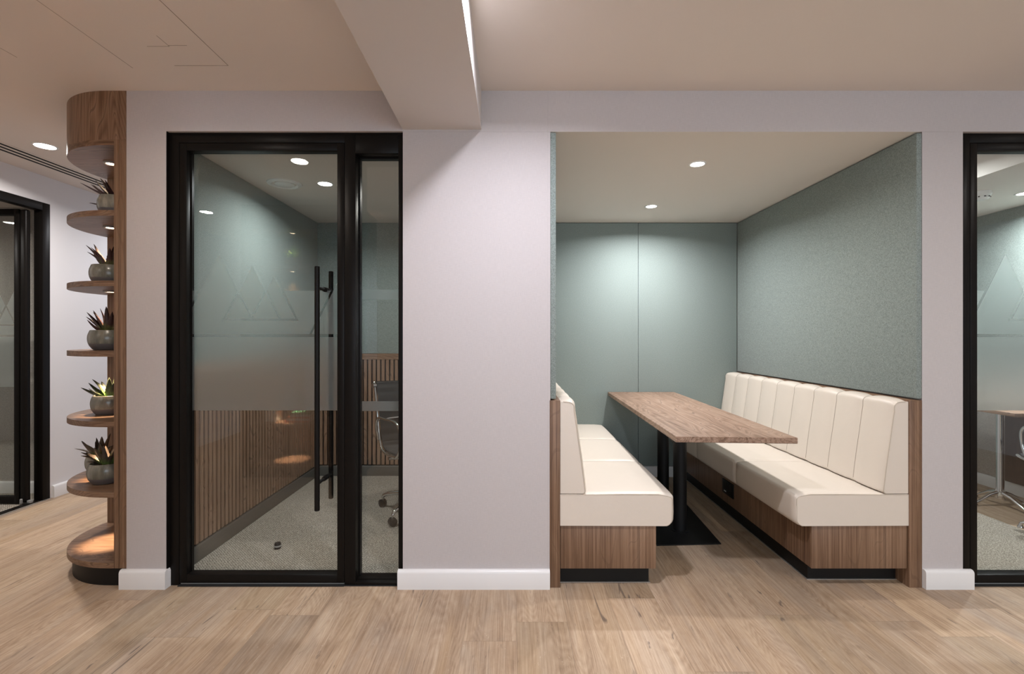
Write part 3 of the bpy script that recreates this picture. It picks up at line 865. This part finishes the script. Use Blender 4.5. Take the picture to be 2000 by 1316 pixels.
# ------------------------------------------------------------------ succulents in pots
def leaf_mesh(b, base, tip, width, sag, rnd, teeth=True):
    base, tip = Vector(base), Vector(tip); d = tip-base; Ln = d.length
    side = d.cross(Vector((0, 0, 1))); side = side.normalized() if side.length > 1e-4 else Vector((1, 0, 0))
    up = side.cross(d).normalized(); n = 13; uv = b.loops.layers.uv.verify()
    rows = []
    for i in range(n+1):
        s = i/n
        w = width*(min(1, .62+s*1.6))*(1-s)**.62
        if i == n: w = .0006
        c = base + d*s + up*(math.sin(PI*s)*sag) + up*(s**3)*sag*.4
        tt = (.0035 if (i % 2 and teeth) else 0)*(1-s)
        th = .0055*(1-s)+.0006
        row = [c - side*(w+tt) + up*w*.38, c - side*w*.45 + up*w*.05, c, c + side*w*.45 + up*w*.05, c + side*(w+tt) + up*w*.38,
               c + side*w*.5 - up*(th+w*.12), c - up*(th*1.5+w*.1), c - side*w*.5 - up*(th+w*.12)]
        rows.append([(b.verts.new(p), s, j) for j, p in enumerate(row)])
    for A, Bq in zip(rows, rows[1:]):
        for j in range(8):
            q = [A[j], A[(j+1) % 8], Bq[(j+1) % 8], Bq[j]]
            f = b.faces.new([v[0] for v in q])
            for lp, v in zip(f.loops, q): lp[uv].uv = (v[2]/8, v[1])
    b.faces.new([v[0] for v in rows[0]][::-1]); b.faces.new([v[0] for v in rows[-1]])

LEAF = {
    'dark': leaf_mat('dusky aloe leaf', (.060,.026,.024), (.16,.20,.05), .1),
    'mid': leaf_mat('brown green aloe leaf', (.085,.060,.040), (.16,.26,.06), .1),
    'green': leaf_mat('green aloe leaf', (.075,.085,.045), (.20,.36,.07), .1),
    'lush': leaf_mat('bright green leaf', (.14,.26,.05), (.20,.36,.07), .1),
}
def succulent(x, y, z, r, h, tips, kind, label, seed, extra=6, scale=1.0, group='succulents in grey-green glazed pots'):
    rnd = random.Random(seed)
    t = thing('potted_succulent', label, 'potted plant', (x, y, z), group=group)
    prof = [(p.x, p.z) for p in smooth_path([(r*.60, 0, 0), (r*.74, 0, h*.04), (r*.93, 0, h*.27), (r, 0, h*.52), (r*.985, 0, h*.74), (r*.90, 0, h*.95), (r*.865, 0, h), (r*.82, 0, h*.99), (r*.81, 0, h*.86)], 5)]
    b = nb(); lathe(b, [(0, 0)]+prof+[(0, h*.86)], 48); obj('pot', b, pot_mat('glazed stoneware %d' % seed, h*.33, seed), t, True)
    b = nb(); lathe(b, [(0, h*.90), (r*.4, h*.905), (r*.78, h*.87), (r*.78, h*.85), (0, h*.85)], 24); obj('grit', b, M['soil'], t, True)
    s_ = F/y
    allt = [((px-1000)/s_-x, rnd.uniform(-.03, .03), H-(py-658)/s_-z) for px, py in tips]
    for k in range(extra):
        a = 2*PI*(k+rnd.random()*.6)/extra; el = rnd.uniform(.35, 1.15); Ln = rnd.uniform(.085, .13)*scale
        dx, dy = math.cos(a)*math.cos(el)*Ln, math.sin(a)*math.cos(el)*Ln
        if dy > 0 or True: allt.append((dx, dy, h*.95+math.sin(el)*Ln))
    for (dx, dy, dz) in allt:
        rr = math.hypot(dx, dy) or 1
        base = (dx/rr*r*.16, dy/rr*r*.16, h*.90)
        b = nb(); leaf_mesh(b, base, (dx, dy, dz), rnd.uniform(.016, .022)*scale, rnd.uniform(-.012, .012), rnd)
        obj('leaf', b, LEAF[kind], t, True)
    return t
succulent(-2.115, 2.60, SH[5], .085, .104, [(164,360), (180,349), (191,347), (186,362), (205,352), (228,350)], 'dark',
          'dark succulent with long curved leaves in a glazed pot on the highest curved shelf', 1)
succulent(-2.270, 2.775, SH[5], .072, .085, [(166,396), (232,372), (215,378)], 'dark',
          'small low succulent tucked behind the pot on the highest curved shelf', 2, 4, .8)
succulent(-2.205, 2.66, SH[4], .088, .105, [(172,481), (183,477), (172,494), (221,482), (232,478), (205,500)], 'dark',
          'dark upright succulent in a glazed pot on the second curved shelf from the top', 3, 5)
succulent(-2.222, 2.67, SH[3], .088, .108, [(173,620), (177,611), (184,607), (200,604), (215,600), (232,610), (208,620)], 'dark',
          'dark purple succulent in a glazed pot on the third curved shelf from the top', 4, 6)
succulent(-2.240, 2.70, SH[2], .082, .105, [(156,757), (169,748), (174,743), (216,733), (209,738), (236,748), (222,740)], 'green',
          'green succulent with brightly lit leaves on the fourth curved shelf from the top', 5, 5)
succulent(-2.188, 2.625, SH[1], .087, .108, [(152,887), (162,884), (171,903), (196,862), (212,868), (230,862), (158,892)], 'mid',
          'larger brown-green succulent at the front of the lowest planted shelf', 6, 6)
succulent(-2.395, 2.83, SH[1], .074, .100, [(148,877), (166,860), (186,856), (206,851), (216,847), (170,868)], 'mid',
          'brown-green succulent half hidden behind the front pot on the lowest planted shelf', 7, 5)

# ------------------------------------------------------------------ second shelf unit behind the viewer (seen mirrored in the door glass)
V = thing('bookcase', 'walnut bookcase beside the viewer, seen only mirrored in the door glass', 'bookcase', (-1.9, .45, 0))
b = nb(); bx(b, -.53, .53, -.23, -.21, .097, 2.45); obj('back_panel', b, M['walv'], V)
for sx in (-.53, .50):
    b = nb(); bx(b, sx, sx+.03, -.21, .23, .097, 2.45); obj('side_panel', b, M['walv'], V)
b = nb(); bx(b, -.53, .53, -.21, .21, 0, .097); obj('plinth', b, M['plinth'], V)
for z in SH:
    b = nb(); bx(b, -.50, .50, -.21, .23, z-.028, z); obj('shelf', b, M['walh'], V)
b = nb(); bx(b, -.53, .53, .0, .22, 2.262, 2.45); obj('fascia', b, M['walv'], V)
for z in SH[1:]: puck(V, -.14, .06, z-.028, 170.0)
def bush(x, y, z, kind, label, seed, mat):
    rnd = random.Random(seed)
    t = thing('potted_plant', label, 'potted plant', (x, y, z))
    b = nb(); lathe(b, [(0,0),(.05,0),(.065,.05),(.06,.09),(.055,.09),(.05,.08),(0,.08)], 28); obj('pot', b, pot_mat('bush pot %d' % seed, .03, seed), t, True)
    for k in range(26):
        a = rnd.random()*2*PI; el = rnd.uniform(.1, 1.4); Ln = rnd.uniform(.08, .15)
        b = nb(); leaf_mesh(b, (0, 0, .08), (math.cos(a)*math.cos(el)*Ln, math.sin(a)*math.cos(el)*Ln, .09+math.sin(el)*Ln), .011, .01, rnd, False)
        obj('leaf', b, mat, t, True)
bush(-2.05, .50, SH[5], 0, 'bushy green plant mirrored near the top of the door glass', 21, LEAF['lush'])
bush(-2.04, .50, SH[4], 0, 'plant, coloured pale as if warmly lit, mirrored above the frosted band of the door glass', 22, plain('leaf painted warmly lit', (.55,.42,.22), .6))  # pale yellow leaf colour stands in for warm shelf light on the plant
for k, (w, hh, colr) in enumerate([(.22,.018,(.75,.2,.1)), (.20,.02,(.8,.8,.78)), (.21,.015,(.7,.16,.08)), (.17,.022,(.75,.74,.72)), (.19,.016,(.1,.35,.2))]):
    zz = SH[1] + sum([.018,.02,.015,.022,.016][:k])
    t_ = thing('book', ['red book at the foot of the stack mirrored in the door glass', 'thick white book second from the foot of the mirrored stack', 'dark red book in the middle of the mirrored stack', 'pale book second from the top of the mirrored stack', 'green book on top of the mirrored stack'][k], 'book', (-1.97+.01*k, .52, zz), .06*(k % 3-1), 'books stacked on the mirrored bookcase')
    b = nb(); bx(b, -w/2+.004, w/2-.004, -.075, .072, .002, hh-.002); obj('pages', b, M['white'], t_)
    b = nb(); bx(b, -w/2, w/2, -.08, .08, 0, .002); bx(b, -w/2, w/2, -.08, .08, hh-.002, hh); bx(b, -w/2, w/2, .076, .08, 0, hh); obj('cover', b, plain('book cover %d' % k, colr, .5), t_)
t_ = tag(boxobj('storage_box', (-2.28, -2.18, .42, .55, SH[1], SH[1]+.16), M['white'], bev=.004), 'small white box mirrored in the door glass beside the books', 'box')

# ------------------------------------------------------------------ office chairs
def chair(x, y, rz, label, castors=True, nl=5, leg0=0.0):
    """front of the chair faces local -Y"""
    t = thing('office_chair', label, 'office chair', (x, y, 0), rz, 'chrome and charcoal office chairs')
    path = [(-.24, .475), (-.20, .462), (-.08, .440), (.06, .432), (.155, .450), (.195, .50), (.222, .60), (.245, .72), (.272, .84), (.290, .915), (.297, .93)]
    sp = smooth_path([(0, p[0], p[1]) for p in path], 5)
    k_split = 5*5
    def sling(pp, nm):
        b = nb(); rows = []
        for i, p in enumerate(pp):
            nxt = pp[min(i+1, len(pp)-1)] - pp[max(i-1, 0)]; nrm = Vector((0, -nxt.z, nxt.y)).normalized()
            rib = .0025*math.sin(i*1.9)
            rows.append([b.verts.new(Vector((xx, p.y, p.z)) + nrm*(off+rib+(.012*(abs(xx)/.25)**2))) for xx, off in
                         ((-.255, 0), (-.12, 0), (0, 0), (.12, 0), (.255, 0), (.255, -.009), (0, -.009), (-.255, -.009))])
        for A, Bq in zip(rows, rows[1:]):
            for j in range(8): b.faces.new((A[j], A[(j+1) % 8], Bq[(j+1) % 8], Bq[j]))
        b.faces.new(rows[0][::-1]); b.faces.new(rows[-1]); return obj(nm, b, M['sling'], t, True)
    sling(sp[:k_split+1], 'seat'); sling(sp[k_split:], 'backrest')
    for sx in (-.268, .268):
        b = nb(); tube(b, [Vector((sx, p.y, p.z)) for p in sp], .009, 10); obj('side_rail', b, M['chrome'], t, True)
        b = nb(); tube(b, [(sx-.016 if sx < 0 else sx-.008, .288, .905), (sx+.008 if sx < 0 else sx+.016, .288, .905)], .017, 18); obj('rail_knob', b, M['chrome'], t, True)
        s = 1 if sx > 0 else -1
        arm = smooth_path([(sx+s*.012, .20, .52), (sx+s*.03, .195, .62), (sx+s*.035, .15, .685), (sx+s*.035, .04, .69), (sx+s*.035, -.10, .69), (sx+s*.035, -.165, .66),
                           (sx+s*.03, -.175, .58), (sx+s*.025, -.15, .49), (sx+s*.012, -.07, .435)], 5)
        b = nb(); tube(b, arm, .0095, 10); obj('armrest', b, M['chrome'], t, True)
    b = nb(); tube(b, [(-.268, .06, .41), (0, .05, .385), (.268, .06, .41)], .013, 10); tube(b, [(-.26, -.10, .425), (0, -.03, .385), (.26, -.10, .425)], .010, 10); tube(b, [(-.268, .232, .66), (.268, .232, .66)], .009, 10)
    obj('spreader', b, M['chrome'], t, True)
    b = nb(); lathe(b, [(0, .09), (.030, .09), (.034, .12), (.028, .15), (.024, .16), (.024, .26), (.016, .262), (.016, .36), (.045, .365), (.045, .39), (0, .39)], 24); obj('gas_column', b, M['chrome'], t, True)
    for k in range(nl):
        a = leg0 + 2*PI*k/nl; c, s = math.cos(a), math.sin(a); r = .345
        b = nb()
        if castors: pts = [(c*.02, s*.02, .135), (c*.12, s*.12, .125), (c*.27, s*.27, .105), (c*r*.95, s*r*.95, .09), (c*r, s*r, .070)]
        else: pts = [(c*.02, s*.02, .12), (c*.12, s*.12, .11), (c*.27, s*.27, .06), (c*r, s*r, .028)]
        tube(b, smooth_path(pts, 4), .011, 10, radii=[.021-.010*i/(4*(len(pts)-1)) for i in range(4*(len(pts)-1)+1)])
        lg = obj('base_leg', b, M['chrome'], t, True)
        if castors:
            q = a+1.1; uc, us = math.cos(q), math.sin(q); X, Y = c*r, s*r
            for sg in (-1, 1):
                b = nb(); cx, cy = X+uc*.012*sg, Y+us*.012*sg
                tube(b, [(cx-uc*.008*1, cy-us*.008, .029), (cx-uc*.006, cy-us*.006, .029), (cx+uc*.006, cy+us*.006, .029), (cx+uc*.008, cy+us*.008, .029)], .028, 22, radii=[.024, .028, .028, .024])
                obj('castor_wheel', b, M['blackmatt'], lg, True)
            b = nb(); tube(b, [(X, Y, .03), (X, Y, .074)], .007, 10); obj('castor_stem', b, M['chrome'], lg, True)
        else:
            b = nb(); lathe(b, [(0, 0), (.018, 0), (.018, .010), (.010, .022), (.008, .032), (0, .032)], 18, (c*r, s*r, 0)); obj('glide_foot', b, M['chrome'], lg, True)
    return t
# facing (.64,-.77): local -Y turned by +40 degrees
rz = math.radians(40)
chair(-.626, 3.543, rz, 'charcoal office chair half hidden behind the narrow sidelight', True, 5, math.atan2(.077, -.364)-rz)
chair(3.63, 2.99, math.radians(176), 'charcoal and chrome office chair behind the glass at the right edge', False, 4, math.radians(53))
P_ = thing('meeting_table', 'small walnut table on a chrome star base behind the chair at the right edge', 'table', (3.66, 3.64, 0))
b = nb(); bx(b, -.20, .31, -.30, .56, .712, .738, .003); obj('table_top', b, M['waly'], P_, True)
b = nb(); lathe(b, [(0, .05), (.028, .05), (.034, .09), (.024, .13), (.022, .69), (.09, .70), (.09, .7118), (0, .7118)], 24); obj('column', b, M['chrome'], P_, True)
for k in range(4):
    a = PI/2*k+.02; c_, s_ = math.cos(a), math.sin(a)
    b = nb(); tube(b, [(c_*.01, s_*.01, .10), (c_*.08, s_*.08, .08), (c_*.185, s_*.185, .02)], .012, 10, radii=[.018, .014, .009])
    lathe(b, [(0, 0), (.014, 0), (.014, .012), (.006, .02), (0, .02)], 14, (c_*.185, s_*.185, 0)); obj('leg', b, M['chrome'], P_, True)

# dark lower lining in the right room
dk = veneer('dark walnut', 2, [(.36, (.030,.014,.010)), (.5, (.055,.026,.018)), (.72, (.09,.045,.03))], .8)
K = thing('wall_lining', 'dark walnut lining low on the side wall behind the table at the right edge', 'wall panel', (3.995, 3.25, 0))
b = nb(); bx(b, -.006, .024, -.65, .68, .10, .70, .002); obj('board', b, dk, K, True)
b = nb(); bx(b, -.012, .024, -.65, .68, .70, .715, .001); obj('capping', b, M['waly'], K, True)

# ------------------------------------------------------------------ daylight
def area(name, loc, rot, sx, sy, e, col, spread=180):
    L = bpy.data.lights.new(name, 'AREA'); L.shape = 'RECTANGLE'; L.size = sx; L.size_y = sy; L.energy = e; L.color = col; L.spread = math.radians(spread)
    o = bpy.data.objects.new(name, L); COL.objects.link(o); o.location = loc; o.rotation_euler = rot; return o
for i, (a, c) in enumerate(WX):
    area('window_daylight', ((a+c)/2, YB-.16, 1.55), (math.radians(90), 0, 0), c-a, 1.5, 50, (.74,.84,1))
w = bpy.data.worlds.new('sky'); C.world = w; w.use_nodes = True
bg = w.node_tree.nodes['Background']; bg.inputs[0].default_value = (.72,.82,1,1); bg.inputs[1].default_value = .6

# ------------------------------------------------------------------ camera and view
cam = bpy.data.cameras.new('camera'); cam.sensor_width = 36; cam.lens = F/2000*36; cam.clip_start = .02
co = bpy.data.objects.new('camera', cam); COL.objects.link(co); co.location = (0, 0, H); co.rotation_euler = (math.radians(90), 0, 0)
cam.shift_y = -.0005
C.camera = co
vs = C.view_settings; vs.view_transform = 'Standard'; vs.look = 'None'; vs.gamma = 1; vs.use_curve_mapping = False
vs.exposure = 0.08
